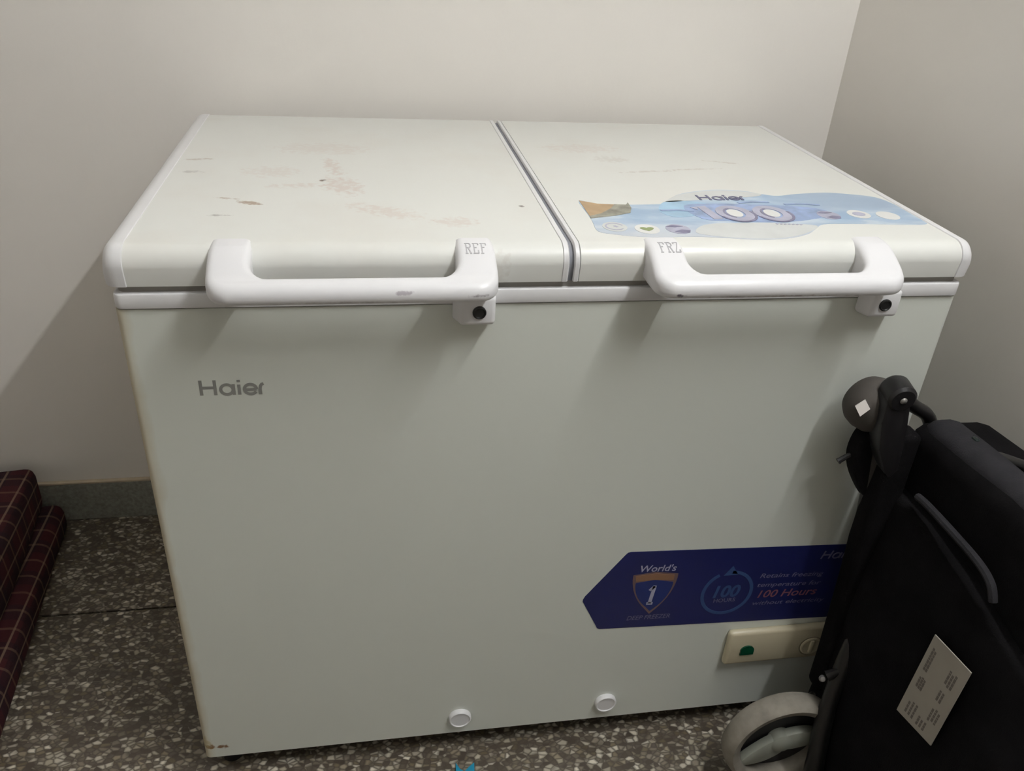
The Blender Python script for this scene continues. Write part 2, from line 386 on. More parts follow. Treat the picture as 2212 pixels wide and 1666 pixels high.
# handles: U seen from above, full lid height, rolled-off top
def handle(x0, x1, letters, lx):
    aw, yb, yf, yi, r, ro = .048, .020, -.067, -.0425, .020, .027
    def outline(d):
        yo = [yb + (yf + ro - yb) * q / 8 for q in range(9)]; yn = [yb + (yi + r - yb) * q / 6 for q in range(6)]
        p = [(x0 + d, y) for y in yo] + arc(x0 + ro, yf + ro, ro - d, ro - d, 180, 270, 8)[1:]
        p += arc(x1 - ro, yf + ro, ro - d, ro - d, 270, 360, 8)
        p += [(x1 - d, y) for y in reversed(yo[:-1])] + [(x1 - aw + d, y) for y in yn]
        p += arc(x1 - aw - r, yi + r, r + d, r + d, 360, 270, 8)
        p += arc(x0 + aw + r, yi + r, r + d, r + d, 270, 180, 8)
        return p + [(x0 + aw - d, y) for y in reversed(yn)]
    def top(y):
        if y > .0: return .9520 - max(0, .012 - y) * .06
        if y > -.045: return .9513 - .0205 * (-y / .045) ** 1.35
        return .9308 - (-.045 - y) * .30
    def bot(y): return .9032 if y > -.012 else .9025
    bm = bmesh.new(); rings = []; rt, rb = .0095, .0095
    for t in range(0, 6):                       # underside rounding
        a = math.radians(18 * t); rings.append([bm.verts.new((x, y, bot(y) + rb * (1 - math.cos(a)))) for x, y in outline(rb * (1 - math.sin(a)))])
    for t in range(0, 6):                       # top rounding
        a = math.radians(18 * t); rings.append([bm.verts.new((x, y, top(y) - rt * (1 - math.sin(a)))) for x, y in outline(rt * (1 - math.cos(a)))])
    n = len(rings[0])
    for A, B in zip(rings[:-1], rings[1:]):
        for q in range(n): bm.faces.new((A[q], A[(q + 1) % n], B[(q + 1) % n], B[q]))
    bm.faces.new(list(reversed(rings[0]))); cap = [bm.faces.new(rings[-1])]
    for v in rings[-1]: v.co.z = 1.0
    for q in range(1, 30):                      # slice the top so that it follows the roll-off
        g = set(cap) | {e for f in cap for e in f.edges} | {v for f in cap for v in f.verts}
        bmesh.ops.bisect_plane(bm, geom=list(g), dist=1e-6, plane_co=(0, yb - q * .003, 0), plane_no=(0, 1, 0))
        cap = [f for f in bm.faces if all(v.co.z > .99 for v in f.verts)]
    for v in bm.verts:
        if v.co.z > .99: v.co.z = top(v.co.y)
    bmesh.ops.recalc_face_normals(bm, faces=bm.faces)
    h = obj('handle', bm, M_HANDLE, FZ, angle=50)
    h['label'] = 'white plastic handle marked ' + letters
    # faded slab serif lettering printed on the arm
    tb = bmesh.new(); lw, lh = .0078, .0185
    def on_arm(u, v, d): return (u, v, top(v) + .0003 + d)
    for i, ch in enumerate(letters):
        ox = lx + i * .0094; oy = -.0165; s = .0014
        S = lambda a, b: (ox + a * lw, oy + b * lh)
        strokes = []
        if ch in 'REF':
            strokes += [[S(.2, 0), S(.2, 1)], [S(0, 0), S(.45, 0)], [S(0, 1), S(.85, 1)]]
        if ch == 'R': strokes += [[S(.2, 1), S(.6, 1), S(.85, .88), S(.85, .62), S(.6, .5), S(.2, .5)], [S(.5, .5), S(.85, 0)], [S(.7, 0), S(1, 0)]]
        if ch == 'E': strokes += [[S(.2, .5), S(.6, .5)], [S(.2, 0), S(.85, 0)], [S(.85, 0), S(.85, .25)], [S(.85, 1), S(.85, .78)]]
        if ch == 'F': strokes += [[S(.2, .5), S(.6, .5)], [S(.85, 1), S(.85, .75)]]
        if ch == 'Z': strokes += [[S(.1, 1), S(.85, 1)], [S(.85, 1), S(.1, 0)], [S(.1, 0), S(.9, 0)], [S(.1, 1), S(.1, .8)], [S(.9, 0), S(.9, .22)]]
        for q, st in enumerate(strokes):
            st = [(a[0] + (b[0] - a[0]) * k / 5, a[1] + (b[1] - a[1]) * k / 5) for a, b in zip(st[:-1], st[1:]) for k in range(5)] + [st[-1]]
            stroke(st, s, tb, on_arm, -.0002, .0001 + .00006 * q)
    obj('lettering', tb, M_FADED, h, smooth=False)
    return h
M_FADED = plain('faded_grey_print', (.50, .49, .51), .5)
handle(.114, .446, 'REF', .4090)
handle(.6375, .9735, 'FRZ', .6525)

# locks under the right end of each handle
def lock(x0, key_x, label):
    bm = box(x0, x0 + .046, -.024, .001, .853, .8925, .006, 3)
    for v in bm.verts:
        if v.co.y > -.01: v.co.x += (-.006 if v.co.x < x0 + .02 else .002)
    o = obj('lock', bm, M_PLASTIC, FZ); o['label'] = label
    obj('key_barrel', lathe([(0, 0), (.0085, 0), (.0085, .0026), (.0070, .0034), (.0060, .0018), (0, .0018)], (key_x, -.0237, .872), (0, -1, 0), 24), M_KEY, o)
lock(.402, .4272, 'white lock block under the left handle')
lock(.953, .9755, 'white lock block under the right handle')

# brand lettering: wide geometric letters drawn as strokes
def brand(bm, fn, x, y, wd, ht, sw, d0=-.0001, d1=.0002, slope=0.0, shear=0.0):
    def T(a, b): return (x + a * wd + shear * b * ht, y + b * ht + slope * a * wd)
    cnt = [0]
    def st(pts, closed=False):
        cnt[0] += 1; stroke([T(*p) for p in pts], sw, bm, fn, d0, d1 + cnt[0] * .00005, closed)
    xh = .72
    st([(.03, 0), (.03, 1)]); st([(.245, 0), (.245, 1)]); st([(.03, .5), (.245, .5)])
    st([(.425 + .095 * math.cos(t * math.pi / 12), xh / 2 + .33 * math.sin(t * math.pi / 12)) for t in range(24)], True); st([(.53, 0), (.53, xh)])
    st([(.615, 0), (.615, xh * .95)]); st([(.615, .86), (.615, 1.0)])
    st([(.695 + .0, xh * .46), (.885, xh * .46)])
    st([(.79 + .095 * math.cos(math.radians(a)), xh / 2 + .33 * math.sin(math.radians(a))) for a in range(0, 331, 15)])
    st([(.94, 0), (.94, xh * .55), (.95, xh * .8), (.97, xh * .95), (1.0, xh)])
bm = bmesh.new(); brand(bm, FRONT, .0805, .7525, .0785, .0215, .0040, slope=-.01)
o = obj('brand_lettering', bm, M_LOGO, FZ, smooth=False); o['label'] = 'grey brand lettering at upper left of the front'

# blue banner sticker on the front, several print colours dimmed for the shade there
M_BANNER = plain('navy_banner_print', (.014, .018, .10), .35, var=.08, scale=6)
M_BWHITE = plain('white_banner_print', (.40, .40, .52), .45)
M_BGREY = plain('lilac_banner_print', (.16, .155, .25), .45)
M_BRED = plain('red_banner_print', (.22, .085, .11), .45)
M_BLUE2 = plain('mid_blue_banner_print', (.035, .075, .20), .45)
M_SHIELD = plain('copper_shield_print', (.16, .10, .095), .4)
M_SHIELDB = plain('orange_shield_print', (.26, .14, .08), .4)
M_SHIELDIN = plain('deep_blue_shield_print', (.016, .030, .15), .4)
SL = -.042
Bz = lambda x: (x - .65) * SL
out = [(.6181, .3465), (.6206, .353), (.6780, .4360), (.6815, .4400), (.6860, .4413), (1.087, .4413 + (1.087 - .686) * SL), (1.087, .2764 + (1.087 - .65) * SL), (.6525, .2763), (.6490, .2785), (.6181, .3415)]
bn = obj('front_banner', prism(out, FRONT, -.0005, .0006), M_BANNER, FZ, smooth=False)
bn['label'] = 'navy blue arrow-shaped advertising sticker'
def bt(body, x, y, wd, ht, mat, shear=.25, bold=.0, slope=SL):
    obj('lettering', text_bm(body, x, y, wd, ht, FRONT, .0010, slope, shear, bold), mat, bn, smooth=False)
bt("World's", .7065, .3975, .061, .0145, M_BWHITE, .2, .012)
def shield_pts(cx, top, wd, ht, k=1.0, n=10):
    h = wd / 2 * k
    p = [(cx - h, top), (cx, top + .004), (cx + h, top - .003)]
    for i in range(1, n + 1):
        t = i / n; p.append((cx + h * (1.02 - t ** 2.6) * (1 - .15 * t), top - .003 - t * ht * k))
    for i in range(n - 1, 0, -1):
        t = i / n; p.append((cx - h * (1.02 - t ** 2.6) * (1 - .15 * t) + .0, top - t * ht * k))
    return p
obj('shield', prism(shield_pts(.7345, .3915, .076, .086), FRONT, .0004, .0009), M_SHIELD, bn, smooth=False)
obj('shield_inner', prism(shield_pts(.7345, .3745, .064, .062), FRONT, .0008, .0012), M_SHIELDIN, bn, smooth=False)
obj('shield_band', prism([(.7005, .3895), (.7345, .3925), (.7665, .3865), (.7665, .3755), (.7345, .3785), (.7025, .3780)], FRONT, .0008, .0013), M_SHIELDB, bn, smooth=False)
bm = bmesh.new()
stroke([(.7268, .3275), (.7375, .3268)], .0055, bm, FRONT, .0012, .0016); stroke([(.7318, .3270), (.7362, .3660)], .0062, bm, FRONT, .0012, .0016); stroke([(.7362, .3650), (.7285, .3560)], .005, bm, FRONT, .0012, .0016)
obj('numeral', bm, M_BWHITE, bn, smooth=False)
bt('DEEP FREEZER', .6975, .2915, .0755, .0095, M_BGREY, .25, .008, -.02)
bm = bmesh.new()
stroke([(.8660 + .043 * math.cos(math.radians(a)), .3365 + .046 * math.sin(math.radians(a))) for a in range(118, 118 + 331, 10)], .006, bm, FRONT, .0004, .0010)
prism([(.853, .3760), (.866, .3960), (.878, .3760)], FRONT, .0004, .0010, bm)
obj('arrow_ring', bm, M_BLUE2, bn, smooth=False)
bt('100', .8420, .3265, .047, .028, M_BLUE2, .2, .03, -.02)
bt('HOURS', .8455, .3160, .0385, .0085, M_BGREY, .0, .008, -.01)
bt('Retains freezing', .9185, .3615, .1150, .0130, M_BGREY, .25, .004)
bt('temperature for', .9180, .3415, .1160, .0125, M_BGREY, .25, .004)
bt('100 Hours', .9235, .3190, .1080, .0170, M_BRED, .25, .010, -.02)
bt('without electricity', .9180, .3000, .1330, .0120, M_BGREY, .25, .004, -.03)
bm = bmesh.new(); brand(bm, FRONT, 1.018, .3975, .0640, .0165, .0024, .0005, .0010, -.03, .30)
obj('lettering', bm, M_BGREY, bn, smooth=False)

# control panel, cream plastic
M_CREAM = plain('yellowed_cream_plastic', (.58, .52, .37), .35)
M_CREAM2 = plain('dark_cream_groove', (.26, .23, .155), .5)  # darker cream for the ring around the dial
M_GREEN = plain('green_indicator', (.003, .06, .028), .2)
cp = obj('control_panel', box(.8855, 1.0790, -.014, .001, .172, .2505, .007, 3), M_CREAM, FZ); cp['label'] = 'yellowed cream control panel'
obj('indicator_light', prism(arc(.9230, .2090, .0125, .0105, 0, 360, 20)[:-1][:12] + [(.9105, .1985), (.9355, .1985)], FRONT, .012, .0165), M_GREEN, cp)
obj('dial_groove', lathe([(.0220, 0), (.0220, .0006), (.0, .0006)], (1.0440, -.0138, .2045), (0, -1, 0), 32), M_CREAM2, cp)
obj('dial', lathe([(.0200, 0), (.0195, .0022), (.0170, .0030), (.0150, .0020), (.0, .0016)], (1.0440, -.0138, .2045), (0, -1, 0), 32), M_CREAM, cp)
obj('dial_grip', box(1.0405, 1.0480, -.019, -.0135, .190, .219, .002, 2), M_CREAM, cp)

for x, z in ((.4245, .0905), (.6840, .0925)):
    obj('plug_cap', lathe([(0.0195, -.001), (.0195, .006), (.0175, .0085), (.0165, .0085), (.0155, .0070), (0, .0070)], (x, 0, z), (0, -1, 0), 32), M_PLASTIC, FZ)

# promotional sticker on the right lid
def sticker_mat():
    ma, nt, b = new_mat('sticker_water_print'); b.inputs['Roughness'].default_value = .3
    geo = nt.nodes.new('ShaderNodeNewGeometry'); sep = nt.nodes.new('ShaderNodeSeparateXYZ'); nt.links.new(geo.outputs['Position'], sep.inputs[0])
    mp = nt.nodes.new('ShaderNodeMapping'); mp.inputs['Scale'].default_value = (1, 2.6, 1); nt.links.new(geo.outputs['Position'], mp.inputs['Vector'])
    n = nt.nodes.new('ShaderNodeTexNoise'); n.inputs['Scale'].default_value = 13; n.inputs['Detail'].default_value = 4; n.inputs['Distortion'].default_value = .6
    nt.links.new(mp.outputs[0], n.inputs['Vector'])
    r = nt.nodes.new('ShaderNodeValToRGB')
    r.color_ramp.elements[0].position = .35; r.color_ramp.elements[0].color = (.33, .47, .64, 1)
    r.color_ramp.elements[1].position = .62; r.color_ramp.elements[1].color = (.58, .68, .78, 1)
    e = r.color_ramp.elements.new(.5); e.color = (.42, .55, .70, 1)
    nt.links.new(n.outputs['Fac'], r.inputs['Fac'])
    # the print fades to pale grey towards its lower border
    f = math_node(nt, 'MULTIPLY', math_node(nt, 'SUBTRACT', .095, sep.outputs['Y'], True), 16, True)
    col = mixc(nt, math_node(nt, 'MULTIPLY', f, .8), r.outputs['Color'], (.62, .64, .68, 1))
    # plain sky blue right half
    g = math_node(nt, 'MULTIPLY', math_node(nt, 'SUBTRACT', sep.outputs['X'], .88, True), 12, True)
    h = math_node(nt, 'MULTIPLY', math_node(nt, 'SUBTRACT', sep.outputs['Y'], .12, True), 30, True)
    col = mixc(nt, math_node(nt, 'MULTIPLY', math_node(nt, 'MULTIPLY', g, h), .8), col, (.37, .47, .60, 1))
    nt.links.new(col, b.inputs['Base Color'])
    return ma
M_STK = sticker_mat()
M_SW = plain('sticker_white_print', (.78, .78, .76), .35, var=.03, scale=30)
M_SPALE = plain('sticker_pale_grey_print', (.66, .68, .67), .35, var=.05, scale=30)
M_SBLUE = plain('sticker_blue_print', (.30, .40, .62), .35, var=.25, scale=40)
M_SCYAN = plain('sticker_cyan_print', (.36, .55, .72), .35, var=.12, scale=35)
M_SPUR = plain('sticker_dark_purple_print', (.20, .19, .30), .35, var=.3, scale=60)
M_SLIL = plain('sticker_lilac_print', (.44, .44, .55), .35, var=.12, scale=50)
M_SDK = plain('sticker_dark_print', (.13, .13, .22), .4)
M_SGRN = plain('sticker_green_print', (.28, .34, .14), .4)
M_TORN = plain('torn_brown_backing', (.46, .33, .20), .8, var=.12, scale=40)
M_TORN2 = plain('grimy_grey_backing', (.30, .29, .24), .8, var=.35, scale=60)
sout = [(.5925, .1769), (.6161, .1626), (.6626, .1591), (.7166, .1639), (.7286, .1811), (.7469, .2033), (.7745, .2196), (.8162, .232), (.8598, .2283), (.8896, .2104), (.9092, .2039), (.9443, .2138), (.9946, .2217), (1.0303, .2154), (1.0684, .1998), (1.0802, .1638), (1.0803, .1191), (1.0800, .0800), (1.0454, .0751), (1.0036, .0771), (.9551, .079), (.919, .0771), (.9009, .0621), (.8805, .0421), (.8527, .0264), (.8218, .0190), (.7833, .0190), (.7486, .0256), (.7119, .0293), (.6675, .0279), (.6371, .0299), (.6088, .0386), (.5886, .0508), (.5905, .0883), (.5915, .1224)]
def sm2(pts, n=4):
    P = [Vector((a, b, 0)) for a, b in pts]; N = len(P); out = []
    for i in range(N):
        p0, p1, p2, p3 = P[i - 1], P[i], P[(i + 1) % N], P[(i + 2) % N]
        for k in range(n):
            t = k / n; q = .5 * ((2 * p1) + (p2 - p0) * t + (2 * p0 - 5 * p1 + 4 * p2 - p3) * t * t + (3 * p1 - p0 - 3 * p2 + p3) * t ** 3)
            out.append((min(q.x, 1.0805), q.y))
    return out
stk = obj('lid_sticker', prism(sm2(sout), LIDTOP, -.0003, .0004), M_STK, FZ, smooth=False)
stk['label'] = 'wavy blue and white promotional sticker, torn at one corner'
def sp(name, pts, mat, d): obj(name, prism(pts, LIDTOP, .0002, d), mat, stk, smooth=False)
sp('pale_border', sm2([(.722, .172), (.734, .190), (.752, .206), (.778, .2185), (.816, .2290), (.858, .2255), (.886, .2090), (.855, .1960), (.80, .1870), (.760, .1790)]), M_SPALE, .0006)
sp('pale_border', sm2([(.745, .075), (.80, .082), (.86, .080), (.905, .070), (.880, .045), (.852, .0295), (.8218, .022), (.7833, .022), (.745, .030), (.720, .045)]), M_SPALE, .0006)
sp('water_patch', sm2([(.712, .165), (.735, .178), (.770, .172), (.790, .150), (.760, .120), (.715, .105), (.698, .13)]), M_SCYAN, .0006)
sp('water_patch', sm2([(.742, .155), (.80, .165), (.86, .160), (.93, .150), (.955, .125), (.92, .100), (.86, .085), (.80, .088), (.750, .098)]), M_SBLUE, .0007)
sp('torn_patch', [(.5928, .1765), (.6161, .1622), (.6400, .1590), (.6300, .1400), (.6100, .1180), (.5920, .1080)], M_TORN, .0008)
sp('torn_flap', [(.5909, .0995), (.5920, .1085), (.6100, .1185), (.6300, .1405), (.6400, .1590), (.6566, .1569), (.6623, .1674), (.6605, .1427), (.6533, .1227), (.6289, .111)], M_TORN2, .0012)
for (cx, cy, mt) in ((.6153, .0665, M_SPALE), (.6569, .0575, M_SW), (.6996, .0573, M_SLIL), (.9457, .1144, M_SLIL), (.9952, .1187, M_SW), (1.0379, .1128, M_SW)):
    sp('icon_disc', arc(cx, cy, .0165, .0180, 0, 360, 28)[:-1], mt, .0009)
bm = bmesh.new(); stroke(arc(.6153, .0665, .0120, .0125, 20, 320, 16), .0022, bm, LIDTOP, .0008, .0011); stroke([(.6153, .0700), (.6185, .0640)], .004, bm, LIDTOP, .0008, .0011)
obj('icon_mark', bm, M_SLIL, stk, smooth=False)
bm = bmesh.new(); prism([(.6569 + .0095 * math.sin(t) ** 3, .0570 + .0085 * (13 * math.cos(t) - 5 * math.cos(2 * t) - 2 * math.cos(3 * t)) / 16) for t in [2 * math.pi * i / 24 for i in range(24)]], LIDTOP, .0008, .0012, bm)
obj('icon_mark', bm, M_SGRN, stk, smooth=False)
for cx, cy in ((.6996, .0573), (.9457, .1144)):
    bm = bmesh.new()
    prism([(cx - .015, cy + .008), (cx - .004, cy + .015), (cx + .010, cy + .010), (cx - .002, cy + .006)], LIDTOP, .0008, .0012, bm)
    prism([(cx - .008, cy - .010), (cx + .004, cy - .003), (cx + .015, cy - .006), (cx + .012, cy - .014), (cx + .002, cy - .016)], LIDTOP, .0008, .0012, bm)
    obj('icon_mark', bm, M_SPUR, stk, smooth=False)
bm = bmesh.new(); prism(arc(.9952, .1187, .0095, .0085, 0, 360, 20)[:-1], LIDTOP, .0008, .0012, bm)
obj('icon_mark', bm, M_SLIL, stk, smooth=False)
# large 3-D looking numerals 100
bm = bmesh.new(); stroke([(.752, .140), (.766, .150), (.772, .096)], .014, bm, LIDTOP, .0008, .0013)
obj('numeral', bm, M_SLIL, stk, smooth=False)
for cx in (.806, .862):
    bm = bmesh.new(); stroke(arc(cx, .121, .0205, .026, 0, 360, 28)[:-1], .013, bm, LIDTOP, .0008, .0013, True)
    obj('numeral', bm, M_SLIL, stk, smooth=False)
    bm = bmesh.new(); stroke(arc(cx + .001, .118, .0265, .032, 200, 380, 20), .0040, bm, LIDTOP, .0010, .0015)
    stroke(arc(cx, .121, .0145, .020, 100, 250, 16), .0035, bm, LIDTOP, .0010, .0015)
    obj('numeral_shade', bm, M_SPUR, stk, smooth=False)
    sp('numeral_core', arc(cx, .122, .0110, .0165, 0, 360, 24)[:-1], M_SW, .0011)
bm = bmesh.new(); brand(bm, LIDTOP, .776, .181, .0720, .0225, .0036, .0005, .0010)
obj('lettering', bm, M_SDK, stk, smooth=False)
bm = bmesh.new()
for i in range(7): stroke([(.8480 + i * .0056, .0765 - i * .0006), (.8515 + i * .0056, .0785 - i * .0006)], .003, bm, LIDTOP, .0006, .0010)
tag(obj('small_print', bm, M_SLIL, stk, smooth=False), None, kind='stuff')
for (a, b, c2, d2) in ((.70, .133, .748, .130), (.83, .168, .88, .172), (.90, .162, .955, .160)):
    bm = stroke([(a, b), ((a + c2) / 2, (b + d2) / 2 + .004), (c2, d2)], .006, bmesh.new(), LIDTOP, .0008, .0011)
    obj('water_ripple', bm, M_SBLUE, stk, smooth=False)

# ------------------------------------------------------------------ folded pushchair leaning in the corner
M_CLOTH = plain('black_canvas', (.006, .0055, .006), .9, var=.25, scale=25, bump=.4, bscale=500, spec=.08)
M_CLOTHLIT = plain('lit_black_canvas', (.028, .027, .030), .9, var=.15, scale=30, bump=.4, bscale=500, spec=.08)  # the black canvas again, with the light on it put into the colour
M_FRAME = plain('black_painted_tube', (.012, .011, .011), .35)
M_FOAM = plain('dark_brown_grey_foam', (.060, .052, .045), .75, var=.25, scale=25)
M_TEAL = plain('dark_teal_plastic', (.008, .016, .015), .35)
M_TYRE = plain('dusty_grey_tyre', (.26, .235, .195), .85, var=.22, scale=35)
M_SPOKE = plain('pale_grey_wheel_plastic', (.30, .31, .26), .6, var=.06, scale=20)
M_STEEL = plain('dull_steel', (.35, .34, .33), .4, metal=.8)
M_LABEL = plain('white_fabric_label', (.38, .35, .30), .8, var=.05, scale=20)
M_LPRINT = plain('grey_label_print', (.17, .15, .13), .8)
M_WSTICK = plain('white_paper_sticker', (.85, .80, .76), .6)
PC = empty('folded_pushchair', (1.10, -.28, 0))
tag(PC, 'folded black fabric pushchair propped upright against the freezer and the right wall', 'pushchair')
def puff(x0, x1, y0, y1, z0, z1, bev, amp, seed, mat, name, nseg=4, sub=2, shape=None):
    bm = box(x0, x1, y0, y1, z0, z1, bev, nseg)
    bmesh.ops.subdivide_edges(bm, edges=[e for e in bm.edges if e.calc_length() > .05], cuts=7, use_grid_fill=True)
    bmesh.ops.recalc_face_normals(bm, faces=bm.faces)
    bm.normal_update()
    for v in bm.verts:
        p = v.co * 9 + Vector((seed, seed * 2.3, 0))
        v.co += v.normal * amp * noise.noise(p)
        if shape: shape(v)
    return obj(name, bm, mat, PC, angle=60)
# thick back cushion: its rolled top edge is coloured as if lit
def lean(v):
    v.co.z += (-.05 - v.co.y) * .05 * max(0, (v.co.z - .3) / .4)        # top edge rises away from the freezer
    v.co.y += .012 * max(0, .15 - v.co.z) / .15
puff(1.062, 1.185, -.78, -.040, .10, .702, .030, .006, 1.0, M_CLOTH, 'back_cushion', shape=lean)  # stretched forward out of view to shade the freezer's lower front
puff(1.068, 1.125, -.77, -.052, .648, .712, .022, .004, 3.0, M_CLOTHLIT, 'cushion_top_roll', shape=lean)
# lower seat panel lies in front of it, folded over at its upper corner
def lower(v):
    k = max(0, (v.co.z - .40) / .2)
    v.co.x += .012 * k
    if v.co.z > .5: v.co.z -= max(0, -.20 - v.co.y) * .25
puff(1.030, 1.064, -.78, -.055, .03, .598, .013, .005, 5.0, M_CLOTH, 'seat_panel', shape=lower)  # stretched out of view like the cushion, to block light
# piping along the pocket seam, coloured as if lit
obj('seam_piping', tube(smooth_path([(1.046, -.122, .620), (1.044, -.150, .624), (1.042, -.215, .625), (1.042, -.262, .622), (1.043, -.288, .612), (1.044, -.300, .594)]), .0055, 8), M_CLOTHLIT, PC)
# side strip between cushion and frame
puff(1.006, 1.052, -.090, -.052, .17, .700, .010, .003, 8.0, M_CLOTH, 'side_webbing', nseg=3, shape=lambda v: setattr(v.co, 'x', v.co.x + .022 * max(0, (.62 - v.co.z) / .5) - .0))
# frame tubes
obj('frame_tube', tube(smooth_path([(1.000, -.062, .745), (1.008, -.060, .66), (1.030, -.058, .50), (1.046, -.062, .36), (1.052, -.070, .22), (1.046, -.085, .13)]), .012, 12), M_FRAME, PC)
obj('frame_tube', tube(smooth_path([(1.020, -.050, .745), (1.055, -.045, .722), (1.095, -.040, .690), (1.125, -.040, .60), (1.140, -.045, .40)]), .010, 12), M_FRAME, PC)
obj('frame_tube', tube(smooth_path([(1.125, -.12, .690), (1.122, -.175, .712), (1.120, -.23, .730), (1.122, -.36, .742), (1.125, -.60, .742), (1.13, -.74, .70), (1.13, -.77, .60)]), .010, 12, flat=.7), M_FRAME, PC)
obj('lower_crossbar', tube([(1.006, -.120, .255), (1.040, -.125, .275), (1.060, -.36, .30)], .009, 10), M_FRAME, PC)
# foam push handle folded over at the top
grip = obj('handle_grip', lathe([(0, .0), (.014, .001), (.027, .006), (.0365, .016), (.0400, .030), (.0395, .042), (.035, .052), (0, .054)], (.9905, -.078, .7255), (-.08, 1, .08), 40), M_FOAM, PC)
# joint with a rivet
jt = obj('joint', lathe([(0, 0), (.016, .0), (.020, .004), (.021, .030), (.017, .036), (0, .036)], (.9935, -.096, .7640), (0.1, 1, .1), 28), M_BLACK, PC)
obj('rivet', lathe([(0, .003), (.0035, .002), (.005, 0), (.0, 0)], (.9935, -.0965, .7640), (-.1, -1, -.1), 14), M_STEEL, jt)
bm = prism([(.9745, .760), (.980, .778), (.990, .783), (1.004, .776), (1.012, .756), (1.022, .705), (1.030, .645), (1.018, .625), (1.004, .645), (.986, .680), (.976, .725)], lambda u, v, d: (u, d, v), -.091, -.060)
bmesh.ops.bevel(bm, geom=list(bm.edges), offset=.005, segments=2, profile=.5, affect='EDGES')
obj('hinge_bracket', bm, M_BLACK, PC)
# folded side flap and its lever
fl = [(.9840, .690), (.9755, .676), (.9735, .648), (.9830, .617), (1.002, .586), (1.020, .564), (1.036, .552), (1.042, .60), (1.036, .66), (1.006, .690)]
bm = prism(sm2(fl, 3), lambda u, v, d: (u, d, v), -.066, -.036)
bmesh.ops.bevel(bm, geom=[e for e in bm.edges if abs(e.verts[0].co.y - e.verts[1].co.y) < 1e-6], offset=.006, segments=3, profile=.5, affect='EDGES')
obj('side_flap', bm, M_CLOTH, PC)
obj('lever', tube(smooth_path([(.990, -.050, .648), (.972, -.051, .645), (.957, -.052, .636)], 4), [.004] * 8 + [.0048], 8), M_BLACK, PC)
# oval hinge plate lower down, tinted teal
bm = prism(sm2([(1.030, .494), (1.020, .462), (1.0215, .418), (1.027, .378), (1.038, .343), (1.054, .34), (1.050, .406), (1.042, .474)], 3), lambda u, v, d: (u, d, v), -.090, -.062)
bmesh.ops.bevel(bm, geom=[e for e in bm.edges if abs(e.verts[0].co.y - e.verts[1].co.y) < 1e-6], offset=.008, segments=3, profile=.5, affect='EDGES')
obj('hinge_plate', bm, M_TEAL, PC)
obj('bolt', lathe([(0, .004), (.004, .003), (.006, 0), (0, 0)], (1.036, -.094, .300), (-.4, -1, .5), 14), M_STEEL, PC)
obj('bolt', lathe([(0, .005), (.004, .004), (.006, 0), (0, 0)], (1.000, -.120, .250), (-.4, -1, .6), 14), M_STEEL, PC)
# wheel leg and caster
obj('wheel_leg', tube(smooth_path([(1.046, -.105, .335), (1.030, -.118, .27), (1.016, -.135, .18), (1.014, -.150, .10), (1.016, -.160, .03)]), [.013] * 12 + [.015] * 8 + [.016] * 5, 12), M_FRAME, PC)
obj('axle', tube([(.962, -.130, .100), (.962, -.075, .100)], .009, 12), M_FRAME, PC)
obj('fork_arm', tube(smooth_path([(1.044, -.080, .16), (1.010, -.074, .125), (.962, -.078, .100)], 4), .010, 10), M_FRAME, PC)
R = .100
prof = [(R - .020, -.018), (R - .009, -.021), (R - .002, -.015), (R, -.005), (R, .005), (R - .002, .015), (R - .009, .021), (R - .020, .018), (R - .025, .012), (R - .025, -.012)]
WC = (.962, -.115, R)
wh = obj('wheel', lathe(prof, WC, (0, 1, 0), 48, closed=True), M_TYRE, PC); wh['label'] = 'grey tyred wheel with pale blade spokes'
obj('wheel_dark_backing', lathe([(0, .006), (.078, .006), (.078, .012), (0, .012)], WC, (0, 1, 0), 32), M_BLACK, wh)  # black backing added to make the gap between the spokes dark
obj('hub', lathe([(0, -.017), (.014, -.016), (.020, -.012), (.020, .012), (0, .012)], WC, (0, 1, 0), 28), M_SPOKE, wh)
for a in (214, 4):
    ca, sa = math.cos(math.radians(a)), math.sin(math.radians(a)); pts = []
    for t, h in ((-.010, .010), (.004, .019), (.022, .0225), (.045, .021), (.064, .014), (.078, .005)): pts.append((t, h))
    for t, h in ((.078, -.006), (.062, -.013), (.040, -.017), (.018, -.019), (.0, -.016), (-.010, -.006)): pts.append((t, h))
    bm = prism([(WC[0] + t * ca - h * sa, WC[2] + t * sa + h * ca) for t, h in sm2(pts, 2)], lambda u, v, d: (u, d, v), WC[1] - .0125, WC[1] + .004)
    bmesh.ops.bevel(bm, geom=[e for e in bm.edges if abs(e.verts[0].co.y - e.verts[1].co.y) < 1e-6], offset=.003, segments=2, profile=.5, affect='EDGES')
    obj('spoke', bm, M_SPOKE, wh)
# a second wheel at the outer end of the folded frame (just outside the frame)
W2 = (.985, -.47, R)
w2 = obj('wheel', lathe(prof, W2, (0, 1, 0), 48, closed=True), M_TYRE, PC)
obj('hub', lathe([(0, -.017), (.014, -.016), (.020, -.012), (.020, .012), (0, .012)], W2, (0, 1, 0), 28), M_SPOKE, w2)
